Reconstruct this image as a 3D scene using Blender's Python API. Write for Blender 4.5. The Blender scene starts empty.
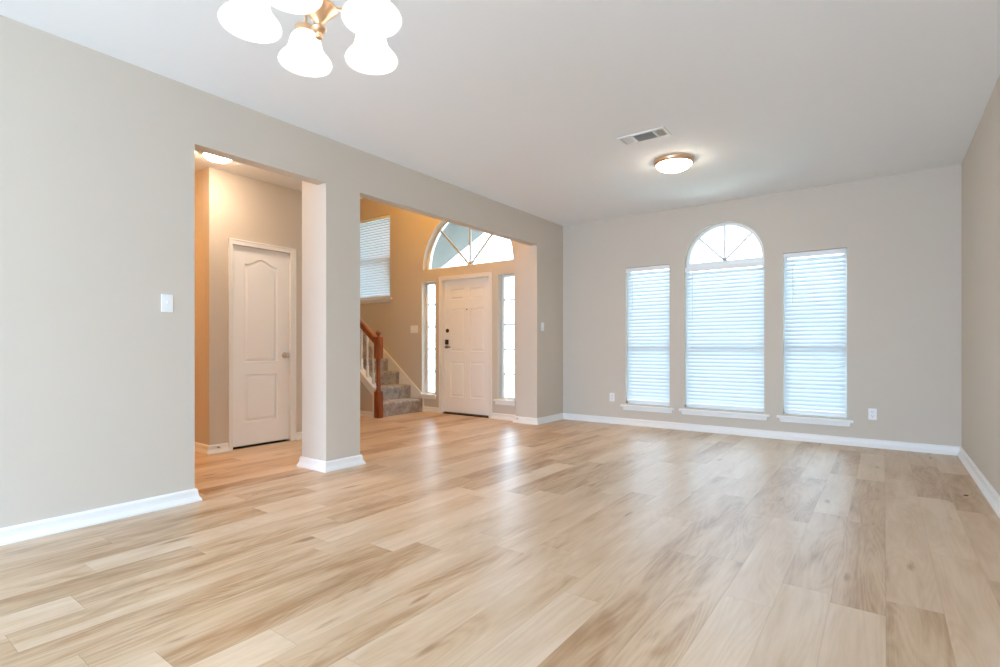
import bpy, bmesh, math, random
from mathutils import Vector, Matrix, geometry

S = bpy.context.scene
COL = S.collection
PI = math.pi

# ------------------------------------------------------------------ camera
YAW = math.radians(36.268)
cam = bpy.data.cameras.new('camera')
cam_o = bpy.data.objects.new('camera', cam)
COL.objects.link(cam_o)
cam.sensor_width = 36.0
cam.lens = 523.335 * 36.0 / 1000.0
cam.shift_y = (346.985 - 333.5) / 1000.0
cam.clip_start = 0.02
cam_o.location = (0, 0, 1.0217)
cam_o.rotation_euler = (PI / 2, 0, YAW)
S.camera = cam_o

# ------------------------------------------------------------------ exposure
S.view_settings.view_transform = 'Standard'
S.view_settings.look = 'None'
S.view_settings.gamma = 1.0
S.view_settings.use_curve_mapping = False
S.view_settings.exposure = 1.03
try:
    S.cycles.use_denoising = True
    S.cycles.max_bounces = 14
    S.cycles.diffuse_bounces = 8
    S.cycles.transparent_max_bounces = 16
    S.cycles.sample_clamp_indirect = 6.0
except Exception:
    pass

# ------------------------------------------------------------------ sky (overcast)
SKY = 1.0
SKY_BACK = (7.9, 11.4, 16.0, 1)
SKY_FRONT = (4.7, 6.1, 7.6, 1)
W = bpy.data.worlds.new('overcast_sky')
S.world = W
W.use_nodes = True
wn = W.node_tree.nodes
wl = W.node_tree.links
bg = wn['Background']
wtc = wn.new('ShaderNodeTexCoord')
wsp = wn.new('ShaderNodeSeparateXYZ')
wl.new(wtc.outputs['Generated'], wsp.inputs[0])
wmr = wn.new('ShaderNodeMapRange')          # brighter, bluer half of the sky in front of the house
wmr.inputs[1].default_value = -.35
wmr.inputs[2].default_value = .35
wl.new(wsp.outputs[1], wmr.inputs[0])
wmx = wn.new('ShaderNodeMixRGB')
wmx.inputs[1].default_value = SKY_BACK
wmx.inputs[2].default_value = SKY_FRONT
wl.new(wmr.outputs[0], wmx.inputs[0])
wel = wn.new('ShaderNodeMapRange')          # an overcast sky is about three times brighter overhead
wel.inputs[1].default_value = 0.0
wel.inputs[2].default_value = 1.0
wel.inputs[3].default_value = 0.42
wel.inputs[4].default_value = 1.5
wl.new(wsp.outputs[2], wel.inputs[0])
wml = wn.new('ShaderNodeMixRGB')
wml.blend_type = 'MULTIPLY'
wml.inputs[0].default_value = 1.0
wl.new(wmx.outputs[0], wml.inputs[1])
wl.new(wel.outputs[0], wml.inputs[2])
wl.new(wml.outputs[0], bg.inputs['Color'])
bg.inputs['Strength'].default_value = SKY

# ------------------------------------------------------------------ dimensions
XL, XB, XR = -3.69, -4.03, 0.589       # room face / foyer face of the left wall, right wall
YF, YD, YB = 6.543, 5.97, -4.5         # far wall, front door wall, open end behind the camera
H, ZH = 2.743, 2.371                   # ceiling, opening heads
Y1, Y2, Y3, Y4 = 1.602, 2.618, 2.963, 5.855   # jambs along the left wall
XC, YC = -5.2, 2.39                    # closet front and its corner
YU = 3.95                              # where the foyer becomes double height
HF = 5.3
XE = -9.4
T = 0.16
TW = 0.115                             # thickness of the left wall and its header
BD = (-3.3, .45, 2.5)                   # opening added in the unseen wall behind the camera for daylight (x, x, head)
PD = (-4.2, -3.2, 2.2)                  # unseen opening added in the right wall to let in daylight (y, y, head)


def portal(name, loc, rot, sx, sy):
    l = bpy.data.lights.new(name, 'AREA')
    l.shape = 'RECTANGLE'
    l.size, l.size_y = sx, sy
    l.cycles.is_portal = True
    o = bpy.data.objects.new(name, l)
    COL.objects.link(o)
    o.location = loc
    o.rotation_euler = rot
    return o


# sky portals: they emit nothing, they only guide sampling of the sky
portal('sky_portal', (-2.457, YF + .2, 1.165), (-PI / 2, 0, 0), .7, 1.9)
portal('sky_portal', (-1.535, YF + .2, 1.4), (-PI / 2, 0, 0), 1.0, 2.4)
portal('sky_portal', (-.609, YF + .2, 1.165), (-PI / 2, 0, 0), .7, 1.9)
portal('sky_portal', (-5.02, YD + .2, 1.65), (-PI / 2, 0, 0), 1.9, 3.1)
portal('sky_portal', (-7.21, YD + .2, 2.55), (-PI / 2, 0, 0), 1.2, 1.5)
portal('sky_portal', (XR + .18, (PD[0] + PD[1]) / 2, PD[2] / 2), (0, PI / 2, 0), PD[2], PD[1] - PD[0])

portal('sky_portal', ((BD[0] + BD[1]) / 2, YB - .14, BD[2] / 2), (PI / 2, 0, 0), BD[1] - BD[0], BD[2])


# ------------------------------------------------------------------ materials
def new_mat(name):
    m = bpy.data.materials.new(name)
    m.use_nodes = True
    return m, m.node_tree.nodes, m.node_tree.links, m.node_tree.nodes['Principled BSDF']


def plain(name, col, rough=.5, metal=0., spec=.5, bump=0., bscale=200.):
    m, n, l, b = new_mat(name)
    b.inputs['Base Color'].default_value = (*col, 1)
    b.inputs['Roughness'].default_value = rough
    b.inputs['Metallic'].default_value = metal
    b.inputs['Specular IOR Level'].default_value = spec
    if bump:
        tc = n.new('ShaderNodeTexCoord')
        nz = n.new('ShaderNodeTexNoise')
        nz.inputs['Scale'].default_value = bscale
        nz.inputs['Detail'].default_value = 3
        bp = n.new('ShaderNodeBump')
        bp.inputs['Strength'].default_value = bump
        bp.inputs['Distance'].default_value = .004
        l.new(tc.outputs['Object'], nz.inputs['Vector'])
        l.new(nz.outputs['Fac'], bp.inputs['Height'])
        l.new(bp.outputs['Normal'], b.inputs['Normal'])
    return m


def emissive(name, col, strength, base=(.9, .9, .88)):
    m, n, l, b = new_mat(name)
    b.inputs['Base Color'].default_value = (*base, 1)
    b.inputs['Roughness'].default_value = .3
    b.inputs['Emission Color'].default_value = (*col, 1)
    b.inputs['Emission Strength'].default_value = strength
    return m


def glass_mat():
    m = bpy.data.materials.new('window_glass')
    m.use_nodes = True
    n, l = m.node_tree.nodes, m.node_tree.links
    for x in list(n):
        n.remove(x)
    o = n.new('ShaderNodeOutputMaterial')
    t = n.new('ShaderNodeBsdfTransparent')
    t.inputs['Color'].default_value = (.97, .985, .98, 1)
    g = n.new('ShaderNodeBsdfGlossy')
    g.inputs['Roughness'].default_value = .02
    f = n.new('ShaderNodeFresnel')
    f.inputs['IOR'].default_value = 1.35
    mx = n.new('ShaderNodeMixShader')
    l.new(f.outputs[0], mx.inputs[0])
    l.new(t.outputs[0], mx.inputs[1])
    l.new(g.outputs[0], mx.inputs[2])
    l.new(mx.outputs[0], o.inputs[0])
    return m


def slat_mat():
    m = bpy.data.materials.new('blind_slat')
    m.use_nodes = True
    n, l = m.node_tree.nodes, m.node_tree.links
    for x in list(n):
        n.remove(x)
    o = n.new('ShaderNodeOutputMaterial')
    d = n.new('ShaderNodeBsdfDiffuse')
    d.inputs['Color'].default_value = (.82, .85, .87, 1)
    t = n.new('ShaderNodeBsdfTranslucent')
    t.inputs['Color'].default_value = (.66, .74, .80, 1)
    mx = n.new('ShaderNodeMixShader')
    mx.inputs[0].default_value = .25
    l.new(d.outputs[0], mx.inputs[1])
    l.new(t.outputs[0], mx.inputs[2])
    l.new(mx.outputs[0], o.inputs[0])
    return m


def shade_mat():
    m = bpy.data.materials.new('frosted_bell_glass')
    m.use_nodes = True
    n, l = m.node_tree.nodes, m.node_tree.links
    b = n['Principled BSDF']
    b.inputs['Base Color'].default_value = (.95, .94, .92, 1)
    b.inputs['Roughness'].default_value = .35
    b.inputs['Emission Color'].default_value = (1, .95, .88, 1)
    b.inputs['Emission Strength'].default_value = .14
    t = n.new('ShaderNodeBsdfTranslucent')
    t.inputs['Color'].default_value = (.97, .95, .92, 1)
    mx = n.new('ShaderNodeMixShader')
    mx.inputs[0].default_value = .6
    l.new(b.outputs[0], mx.inputs[1])
    l.new(t.outputs[0], mx.inputs[2])
    l.new(mx.outputs[0], n['Material Output'].inputs[0])
    return m


def floor_mat():
    m, n, l, b = new_mat('oak_plank')
    PW, PL = .18, 1.22

    def math_(op, a, b_=None, c=None):
        x = n.new('ShaderNodeMath')
        x.operation = op
        for i, v in enumerate((a, b_, c)):
            if v is None:
                continue
            if isinstance(v, (int, float)):
                x.inputs[i].default_value = v
            else:
                l.new(v, x.inputs[i])
        return x.outputs[0]

    tc = n.new('ShaderNodeTexCoord')
    sp = n.new('ShaderNodeSeparateXYZ')
    l.new(tc.outputs['Object'], sp.inputs[0])
    x = math_('DIVIDE', math_('ADD', sp.outputs[0], 1.434 + PW * 60), PW)
    row = math_('FLOOR', x)
    fx = math_('FRACT', x)
    wn1 = n.new('ShaderNodeTexWhiteNoise')
    wn1.noise_dimensions = '1D'
    l.new(math_('ADD', row, .37), wn1.inputs['W'])
    y = math_('DIVIDE', math_('ADD', math_('ADD', sp.outputs[1], math_('MULTIPLY', wn1.outputs['Value'], PL)), 20.0), PL)
    idx = math_('FLOOR', y)
    fy = math_('FRACT', y)
    cmb = n.new('ShaderNodeCombineXYZ')
    l.new(row, cmb.inputs[0])
    l.new(idx, cmb.inputs[1])
    wid = n.new('ShaderNodeTexWhiteNoise')
    wid.noise_dimensions = '2D'
    l.new(cmb.outputs[0], wid.inputs['Vector'])
    # grain coordinates: local to the plank, shifted at random
    off = n.new('ShaderNodeVectorMath')
    off.operation = 'MULTIPLY_ADD'
    l.new(wid.outputs['Color'], off.inputs[0])
    off.inputs[1].default_value = (37, 53, 11)
    l.new(tc.outputs['Object'], off.inputs[2])

    def noise(scale_v, scale, detail, rough=.55, dist=0.):
        mp = n.new('ShaderNodeMapping')
        mp.inputs['Scale'].default_value = scale_v
        l.new(off.outputs[0], mp.inputs['Vector'])
        z = n.new('ShaderNodeTexNoise')
        z.inputs['Scale'].default_value = scale
        z.inputs['Detail'].default_value = detail
        z.inputs['Roughness'].default_value = rough
        z.inputs['Distortion'].default_value = dist
        l.new(mp.outputs[0], z.inputs['Vector'])
        return z.outputs['Fac']

    fine = noise((1, .035, 1), 190, 4)
    broad = noise((1, .16, 1), 9, 3, .5, .6)
    streak = noise((1, .09, 1), 26, 4, .6, .4)
    # cathedral grain: contour lines of a stretched noise
    ch = noise((1, .13, 1), 7, 1, .4, .3)
    rings = math_('ABSOLUTE', math_('SUBTRACT', math_('FRACT', math_('MULTIPLY', ch, 16)), .5))
    # knots
    mpk = n.new('ShaderNodeMapping')
    mpk.inputs['Scale'].default_value = (3.4, .9, 1)
    l.new(off.outputs[0], mpk.inputs['Vector'])
    vk = n.new('ShaderNodeTexVoronoi')
    vk.inputs['Scale'].default_value = 1.6
    l.new(mpk.outputs[0], vk.inputs['Vector'])
    kr = n.new('ShaderNodeMapRange')
    kr.interpolation_type = 'SMOOTHSTEP'
    kr.inputs[1].default_value = .015
    kr.inputs[2].default_value = .13
    kr.inputs[3].default_value = 1
    kr.inputs[4].default_value = 0
    l.new(math_('ADD', vk.outputs['Distance'], math_('MULTIPLY', math_('SUBTRACT', streak, .5), .34)), kr.inputs[0])

    ramp = n.new('ShaderNodeValToRGB')
    e = ramp.color_ramp.elements
    e[0].position = .0
    e[0].color = (.36, .20, .09, 1)
    e[1].position = 1
    e[1].color = (.68, .53, .385, 1)
    k = e.new(.45)
    k.color = (.565, .40, .25, 1)
    # tone = plank + broad + streak
    t = math_('MULTIPLY_ADD', wid.outputs['Value'], .62, .10)
    t = math_('ADD', t, math_('MULTIPLY', math_('SUBTRACT', broad, .5), 1.25))
    t = math_('ADD', t, math_('MULTIPLY', math_('SUBTRACT', streak, .5), .75))
    t = math_('ADD', t, math_('MULTIPLY', math_('SUBTRACT', fine, .5), .35))
    t = math_('ADD', t, math_('MULTIPLY', math_('SUBTRACT', rings, .25), .32))
    t = math_('ADD', t, .12)
    l.new(t, ramp.inputs[0])
    mk = n.new('ShaderNodeMixRGB')
    l.new(math_('MULTIPLY', kr.outputs[0], .75), mk.inputs[0])
    l.new(ramp.outputs[0], mk.inputs[1])
    mk.inputs[2].default_value = (.27, .13, .05, 1)
    # seams
    ex = math_('MULTIPLY', math_('MINIMUM', fx, math_('SUBTRACT', 1, fx)), PW)
    ey = math_('MULTIPLY', math_('MINIMUM', fy, math_('SUBTRACT', 1, fy)), PL)
    ed = math_('MINIMUM', ex, ey)
    sm = n.new('ShaderNodeMapRange')
    sm.inputs[1].default_value = .0004
    sm.inputs[2].default_value = .0022
    l.new(ed, sm.inputs[0])
    ms = n.new('ShaderNodeMixRGB')
    ms.blend_type = 'MULTIPLY'
    l.new(math_('MULTIPLY', math_('SUBTRACT', 1, sm.outputs[0]), .25), ms.inputs[0])
    l.new(mk.outputs[0], ms.inputs[1])
    ms.inputs[2].default_value = (.35, .25, .17, 1)
    l.new(ms.outputs[0], b.inputs['Base Color'])
    l.new(math_('MULTIPLY_ADD', streak, .12, FLOOR_ROUGH - .06), b.inputs['Roughness'])
    b.inputs['Specular IOR Level'].default_value = FLOOR_SPEC
    bp = n.new('ShaderNodeBump')
    bp.inputs['Strength'].default_value = .25
    bp.inputs['Distance'].default_value = .0012
    l.new(math_('ADD', sm.outputs[0], math_('MULTIPLY', fine, .35)), bp.inputs['Height'])
    l.new(bp.outputs[0], b.inputs['Normal'])
    return m


def carpet_mat():
    m, n, l, b = new_mat('grey_carpet')
    tc = n.new('ShaderNodeTexCoord')
    a = n.new('ShaderNodeTexNoise')
    a.inputs['Scale'].default_value = 12
    a.inputs['Detail'].default_value = 6
    a.inputs['Roughness'].default_value = .75
    l.new(tc.outputs['Object'], a.inputs['Vector'])
    r = n.new('ShaderNodeValToRGB')
    r.color_ramp.elements[0].position = .3
    r.color_ramp.elements[0].color = (.22, .20, .185, 1)
    r.color_ramp.elements[1].position = .72
    r.color_ramp.elements[1].color = (.62, .58, .55, 1)
    l.new(a.outputs['Fac'], r.inputs[0])
    l.new(r.outputs[0], b.inputs['Base Color'])
    b.inputs['Roughness'].default_value = .95
    b.inputs['Specular IOR Level'].default_value = .1
    z = n.new('ShaderNodeTexNoise')
    z.inputs['Scale'].default_value = 260
    l.new(tc.outputs['Object'], z.inputs['Vector'])
    bp = n.new('ShaderNodeBump')
    bp.inputs['Strength'].default_value = .8
    bp.inputs['Distance'].default_value = .006
    l.new(z.outputs['Fac'], bp.inputs['Height'])
    l.new(bp.outputs[0], b.inputs['Normal'])
    return m


def wood_mat():
    m, n, l, b = new_mat('stained_wood')
    tc = n.new('ShaderNodeTexCoord')
    mp = n.new('ShaderNodeMapping')
    mp.inputs['Scale'].default_value = (60, 60, 5)
    l.new(tc.outputs['Object'], mp.inputs[0])
    a = n.new('ShaderNodeTexNoise')
    a.inputs['Scale'].default_value = 1
    a.inputs['Detail'].default_value = 4
    l.new(mp.outputs[0], a.inputs['Vector'])
    r = n.new('ShaderNodeValToRGB')
    r.color_ramp.elements[0].position = .3
    r.color_ramp.elements[0].color = (.15, .036, .008, 1)
    r.color_ramp.elements[1].position = .7
    r.color_ramp.elements[1].color = (.40, .105, .022, 1)
    l.new(a.outputs['Fac'], r.inputs[0])
    l.new(r.outputs[0], b.inputs['Base Color'])
    b.inputs['Roughness'].default_value = .3
    return m


def brick_mat():
    m, n, l, b = new_mat('pale_brick')
    tc = n.new('ShaderNodeTexCoord')
    mp = n.new('ShaderNodeMapping')
    mp.inputs['Rotation'].default_value = (PI / 2, 0, 0)
    l.new(tc.outputs['Object'], mp.inputs[0])
    k = n.new('ShaderNodeTexBrick')
    k.inputs['Color1'].default_value = (.42, .37, .35, 1)
    k.inputs['Color2'].default_value = (.33, .29, .28, 1)
    k.inputs['Mortar'].default_value = (.55, .54, .52, 1)
    k.inputs['Scale'].default_value = 4.5
    l.new(mp.outputs[0], k.inputs['Vector'])
    l.new(k.outputs['Color'], b.inputs['Base Color'])
    b.inputs['Roughness'].default_value = .9
    return m


FLOOR_ROUGH, FLOOR_SPEC = .35, .85
M = {}
M['paint'] = plain('wall_paint', (.615, .553, .472), .75, bump=.12, bscale=120)
M['ceiling'] = plain('ceiling_paint', (.85, .88, .905), .9, bump=.1, bscale=150)
M['popcorn'] = plain('textured_ceiling_paint', (.78, .765, .74), .95, bump=.9, bscale=70)
M['trim'] = plain('white_trim_paint', (.84, .83, .81), .35)
M['door'] = plain('white_door_paint', (.88, .885, .89), .4)
M['vinyl'] = plain('white_vinyl', (.85, .86, .86), .35)
M['slat'] = slat_mat()
M['plastic'] = plain('white_plastic', (.86, .87, .87), .3)
M['glass'] = glass_mat()
M['floor'] = floor_mat()
M['carpet'] = carpet_mat()
M['wood'] = wood_mat()
M['nickel'] = plain('satin_nickel', (.55, .5, .44), .28, 1.)
M['bronze'] = plain('dark_bronze', (.10, .07, .05), .35, 1.)
M['black'] = plain('black_plastic', (.012, .012, .012), .4)
M['rubber'] = plain('dark_rubber', (.015, .014, .013), .8)
M['copper'] = plain('brushed_copper', (.80, .55, .36), .28, 1.)
M['bulb'] = emissive('lit_bulb', (1, .93, .84), 15.0)
M['shade'] = shade_mat()
M['dome'] = emissive('lit_frosted_dome', (1, .85, .66), 18.0)
M['halldome'] = emissive('lit_hall_dome', (1, .77, .56), 54.0)
M['pendant'] = emissive('lit_pendant_glass', (1, .50, .08), 41.0)
M['hallfill'] = emissive('added_hall_fill_glow', (1, .44, .07), 85.0)  # glow of the extra dome added out of view in the hall
M['muntin'] = plain('grey_muntin', (.42, .43, .43), .4)
M['duct'] = plain('dark_duct', (.05, .05, .05), .9)
M['vent'] = plain('white_vent_metal', (.80, .80, .79), .4)
M['brick'] = brick_mat()
M['shingle'] = plain('grey_shingle', (.16, .155, .15), .9, bump=.5, bscale=30)
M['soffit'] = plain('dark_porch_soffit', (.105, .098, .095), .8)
M['bark'] = plain('bark', (.20, .17, .15), .9)
M['lawn'] = plain('winter_lawn', (.30, .31, .22), .95, bump=.6, bscale=40)
M['concrete'] = plain('pale_concrete', (.50, .49, .47), .9, bump=.2, bscale=30)


# ------------------------------------------------------------------ mesh helpers
ORG = {}


class MB:
    def __init__(s):
        s.v, s.f = [], []

    def add(s, vs, fs):
        o = len(s.v)
        s.v += [Vector(p) for p in vs]
        s.f += [tuple(i + o for i in f) for f in fs]
        return s

    def box(s, a, b):
        x0, y0, z0 = a
        x1, y1, z1 = b
        return s.add([(x0, y0, z0), (x1, y0, z0), (x1, y1, z0), (x0, y1, z0), (x0, y0, z1), (x1, y0, z1), (x1, y1, z1), (x0, y1, z1)],
                     [(0, 3, 2, 1), (4, 5, 6, 7), (0, 1, 5, 4), (1, 2, 6, 5), (2, 3, 7, 6), (3, 0, 4, 7)])

    def plate(s, outer, holes, mp, d0, d1):
        """2-D outline with holes, extruded from depth d0 to d1; mp(a, b, d) gives the 3-D point"""
        loops = [outer] + list(holes)
        tris = geometry.tessellate_polygon([[Vector((a, b, 0)) for a, b in lp] for lp in loops])
        flat = [p for lp in loops for p in lp]
        n = len(flat)
        vs = [mp(a, b, d0) for a, b in flat] + [mp(a, b, d1) for a, b in flat]
        fs = [tuple(t) for t in tris] + [tuple(i + n for i in reversed(t)) for t in tris]
        k = 0
        for lp in loops:
            m = len(lp)
            for i in range(m):
                j = (i + 1) % m
                fs.append((k + i, k + j, k + j + n, k + i + n))
            k += m
        return s.add(vs, fs)

    def lathe(s, prof, c, seg=32, mat=None, closed=False):
        """profile (r, z) turned about a vertical axis through c; mat tilts it about c"""
        vs, fs = [], []
        c = Vector(c)
        for r, z in prof:
            for i in range(seg):
                a = 2 * PI * i / seg
                p = Vector((r * math.cos(a), r * math.sin(a), z))
                if mat:
                    p = mat @ p
                vs.append(c + p)
        n = len(prof)
        for k in range(n - 1 if not closed else n):
            k2 = (k + 1) % n
            for i in range(seg):
                j = (i + 1) % seg
                fs.append((k * seg + i, k * seg + j, k2 * seg + j, k2 * seg + i))
        if not closed:
            if prof[0][0] > 1e-6:
                fs.append(tuple(range(seg - 1, -1, -1)))
            if prof[-1][0] > 1e-6:
                fs.append(tuple((n - 1) * seg + i for i in range(seg)))
        return s.add(vs, fs)

    def tube(s, pts, r, seg=10, closed=False):
        pts = [Vector(p) for p in pts]
        n = len(pts)
        rs = r if isinstance(r, (list, tuple)) else [r] * n
        vs, fs = [], []
        u = None
        for i, p in enumerate(pts):
            if closed:
                t = (pts[(i + 1) % n] - pts[i - 1]).normalized()
            else:
                t = (pts[min(i + 1, n - 1)] - pts[max(i - 1, 0)]).normalized()
            if u is None:
                u = t.cross(Vector((0, 0, 1)))
                if u.length < .01:
                    u = t.cross(Vector((1, 0, 0)))
            u = (u - t * u.dot(t)).normalized()
            w = t.cross(u)
            for k in range(seg):
                a = 2 * PI * k / seg
                vs.append(p + (u * math.cos(a) + w * math.sin(a)) * rs[i])
        for i in range(n if closed else n - 1):
            i2 = (i + 1) % n
            for k in range(seg):
                k2 = (k + 1) % seg
                fs.append((i * seg + k, i * seg + k2, i2 * seg + k2, i2 * seg + k))
        if not closed:
            fs.append(tuple(range(seg - 1, -1, -1)))
            fs.append(tuple((n - 1) * seg + k for k in range(seg)))
        return s.add(vs, fs)

    def sweep(s, path, prof, closed=False):
        """profile (d, z) carried along a floor path with mitred corners; d is to the right of the path"""
        n = len(path)
        P = [Vector((x, y)) for x, y in path]
        vs, fs = [], []
        m = len(prof)
        for i in range(n):
            if closed or 0 < i < n - 1:
                a = (P[i] - P[i - 1]).normalized()
                b = (P[(i + 1) % n] - P[i]).normalized()
            elif i == 0:
                a = b = (P[1] - P[0]).normalized()
            else:
                a = b = (P[-1] - P[-2]).normalized()
            na, nb = Vector((a.y, -a.x)), Vector((b.y, -b.x))
            q = na + nb
            q = q / (q.dot(na))
            for d, z in prof:
                vs.append((P[i].x + q.x * d, P[i].y + q.y * d, z))
        for i in range(n if closed else n - 1):
            i2 = (i + 1) % n
            for k in range(m):
                k2 = (k + 1) % m
                fs.append((i * m + k, i * m + k2, i2 * m + k2, i2 * m + k))
        if not closed:
            fs.append(tuple(range(m)))
            fs.append(tuple((n - 1) * m + k for k in reversed(range(m))))
        return s.add(vs, fs)

    def build(s, name, mat, parent=None, smooth=False, bevel=0., base=None):
        vs = s.v
        if parent is not None:
            o0 = ORG[parent]
        elif base is not None:
            o0 = Vector(base)
        else:
            o0 = Vector((0, 0, 0))
        me = bpy.data.meshes.new(name)
        me.from_pydata([v - o0 for v in vs], [], s.f)
        bm = bmesh.new()
        bm.from_mesh(me)
        bmesh.ops.recalc_face_normals(bm, faces=bm.faces)
        bm.to_mesh(me)
        bm.free()
        me.materials.append(M[mat])
        o = bpy.data.objects.new(name, me)
        COL.objects.link(o)
        if parent is not None:
            o.parent = parent
            ORG[o] = o0
        else:
            o.location = o0
            ORG[o] = o0
        if smooth:
            for p in me.polygons:
                p.use_smooth = True
            if smooth != 'all':
                me.set_sharp_from_angle(angle=math.radians(40))
        if bevel:
            b = o.modifiers.new('bevel', 'BEVEL')
            b.width = bevel
            b.segments = 2
            b.limit_method = 'ANGLE'
            b.angle_limit = math.radians(50)
        return o


def empty(name, loc):
    o = bpy.data.objects.new(name, None)
    COL.objects.link(o)
    o.location = loc
    o.empty_display_size = .1
    ORG[o] = Vector(loc)
    return o


def tag(o, label=None, cat=None, group=None, kind=None):
    if label:
        o['label'] = label
    if cat:
        o['category'] = cat
    if group:
        o['group'] = group
    if kind:
        o['kind'] = kind
    return o


def struct(o, label=None, cat=None):
    return tag(o, label, cat, None, 'structure')


def mY(a, b, d):   # wall that faces -Y: a = x, b = z, d = y
    return (a, d, b)


def mX(a, b, d):   # wall that faces +-X: a = y, b = z, d = x
    return (d, a, b)


def rect(a0, a1, b0, b1):
    return [(a0, b0), (a1, b0), (a1, b1), (a0, b1)]


def archp(cx, cz, r, seg=40, a0=0., a1=PI):
    return [(cx + r * math.cos(a0 + (a1 - a0) * i / seg), cz + r * math.sin(a0 + (a1 - a0) * i / seg)) for i in range(seg + 1)]


def inset(poly, d):
    """move a counter-clockwise outline inwards by d"""
    n = len(poly)
    out = []
    for i in range(n):
        p0, p1, p2 = Vector(poly[i - 1]), Vector(poly[i]), Vector(poly[(i + 1) % n])
        a, b = (p1 - p0).normalized(), (p2 - p1).normalized()
        na, nb = Vector((-a.y, a.x)), Vector((-b.y, b.x))
        q = na + nb
        q = q / max(.35, q.dot(na))
        out.append((p1.x + q.x * d, p1.y + q.y * d))
    return out


# ------------------------------------------------------------------ room shell
struct(MB().box((XE - .2, YB - .12, -.12), (XR + .16, YF + .16, 0)).build('floor', 'floor'),
       'light oak plank floor running the whole length of the empty rooms', 'floor')
struct(MB().box((XL - TW, YB - .12, H), (XR + .16, YF + .16, H + .12)).build('ceiling', 'ceiling'),
       'smooth white ceiling above the empty living room', 'ceiling')
struct(MB().box((XE, 1.05, H), (XL - TW, YU, H + .12)).build('ceiling_hall', 'popcorn'),
       'textured ceiling above the hall by the panel door', 'ceiling')
struct(MB().box((XE - .2, YU, HF), (XL, YD + .16, HF + .12)).build('ceiling_foyer', 'popcorn'),
       'high ceiling over the entry and stairs', 'ceiling')

# left wall: solid stretch, header over two openings, square column, end pier
struct(MB().plate([(YB, 0), (Y1, 0), (Y1, ZH), (Y4, ZH), (Y4, 0), (YF, 0), (YF, H), (YB, H)],
                  [], mX, XL, XL - TW).build('wall_left', 'paint'),
       'pale grey left wall with two wide openings beyond the light switch', 'wall')
struct(MB().plate([(XB, 0), (XL, 0), (XL, ZH), (XL - TW, ZH), (XL - TW, H), (XB, H)], [], mY, Y2, Y3).build('column', 'paint'), 'square column standing between the two openings', 'column')
struct(MB().box((XB, Y4, 0), (XL - TW, YD + .2, H)).build('wall_pier', 'paint'), 'thick wall end right of the front door', 'wall')
struct(MB().plate([(XL - TW, 0), (BD[0], 0), (BD[0], BD[2]), (BD[1], BD[2]), (BD[1], 0), (XR + T, 0), (XR + T, H), (XL - TW, H)], [], mY, YB - .12, YB).build('wall_back', 'paint'), 'wall behind the dining end of the room', 'wall')
# far wall with three windows
WL, WC, WR = (-2.748, -2.165), (-1.982, -1.092), (-.905, -.313)
ZB, ZT = .275, 2.062
CCX, CR, CZ = (WC[0] + WC[1]) / 2, (WC[1] - WC[0]) / 2, 2.06
hole_c = [(WC[0], ZB), (WC[1], ZB)] + archp(CCX, CZ, CR)
struct(MB().plate(rect(XL - .34, XR + .16, 0, H), [rect(*WL, ZB, ZT), hole_c, rect(*WR, ZB, ZT)], mY, YF, YF + T).build('wall_far', 'paint'),
       'beige far wall with an arched window between two tall ones', 'wall')
struct(MB().plate([(YB, 0), (PD[0], 0), (PD[0], PD[2]), (PD[1], PD[2]), (PD[1], 0), (YF, 0), (YF, H), (YB, H)], [], mX, XR, XR + T).build('wall_right', 'paint'),
       'plain beige right wall', 'wall')
# closet and hall
DC = (2.612, 3.232)      # closet door slab (y)
ccl = [(YC, 0), (DC[0] - .014, 0), (DC[0] - .014, 2.05), (DC[1] + .014, 2.05), (DC[1] + .014, 0), (YU, 0), (YU, H), (YC, H)]
struct(MB().plate(ccl, [], mX, XC, XC - .115).build('wall_closet', 'paint', bevel=.006), 'wall around the white panel door in the hall', 'wall')
struct(MB().box((XE, YC, 0), (XC - .115, YC + .115, H)).build('wall_hall', 'paint'), 'warmly lit wall running back along the hall', 'wall')
struct(MB().box((XE, 1.05, 0), (XL - TW, 1.17, H)).build('wall_hall_side', 'paint'), 'near side wall of the hall', 'wall')
struct(MB().box((XE - .12, 1.05, 0), (XE, YD + .1, HF)).build('wall_stair_end', 'paint'), 'end wall beyond hall and stairs', 'wall')
struct(MB().box((XE, YU, 0), (XC, YU + .115, HF)).build('wall_foyer_side', 'paint'), 'side wall of the double height entry', 'wall')
struct(MB().box((XC, YU - .115, H + .12), (XL, YU, HF)).build('wall_foyer_upper', 'paint'), 'upper wall over the hall ceiling edge', 'wall')
struct(MB().box((XL - TW, YU, H), (XL - .001, YD, HF)).build('wall_foyer_right', 'paint'), 'upper right wall of the entry', 'wall')
# front door wall
FCX = -5.027
DF = (FCX - .447, FCX + .447)
SL, SR = (FCX - .893, FCX - .608), (FCX + .608, FCX + .893)
TR, TZ = .872, 2.232
WS = (-7.76, -6.664)
ZS0, ZS1 = 1.842, 3.25
SZ0, SZ1 = .283, 2.048
fw = [(XE, 0), (DF[0] - .03, 0), (DF[0] - .03, 2.05), (DF[1] + .03, 2.05), (DF[1] + .03, 0), (XL - TW, 0), (XL - TW, HF), (XE, HF)]
struct(MB().plate(fw, [rect(*SL, SZ0, SZ1), rect(*SR, SZ0, SZ1), archp(FCX, TZ, TR), rect(*WS, ZS0, ZS1)], mY, YD, YD + T).build('wall_front', 'paint'),
       'entry wall around the white front door and its windows', 'wall')

# ------------------------------------------------------------------ baseboards
BP = [(0, 0), (.034, 0), (.034, .010), (.026, .024), (.019, .036), (.0165, .048), (.015, .072), (.009, .082), (0, .083)]


def base(name, path, closed=False, label=None):
    struct(MB().sweep(path, BP, closed).build(name, 'trim'), label, 'baseboard')


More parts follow.
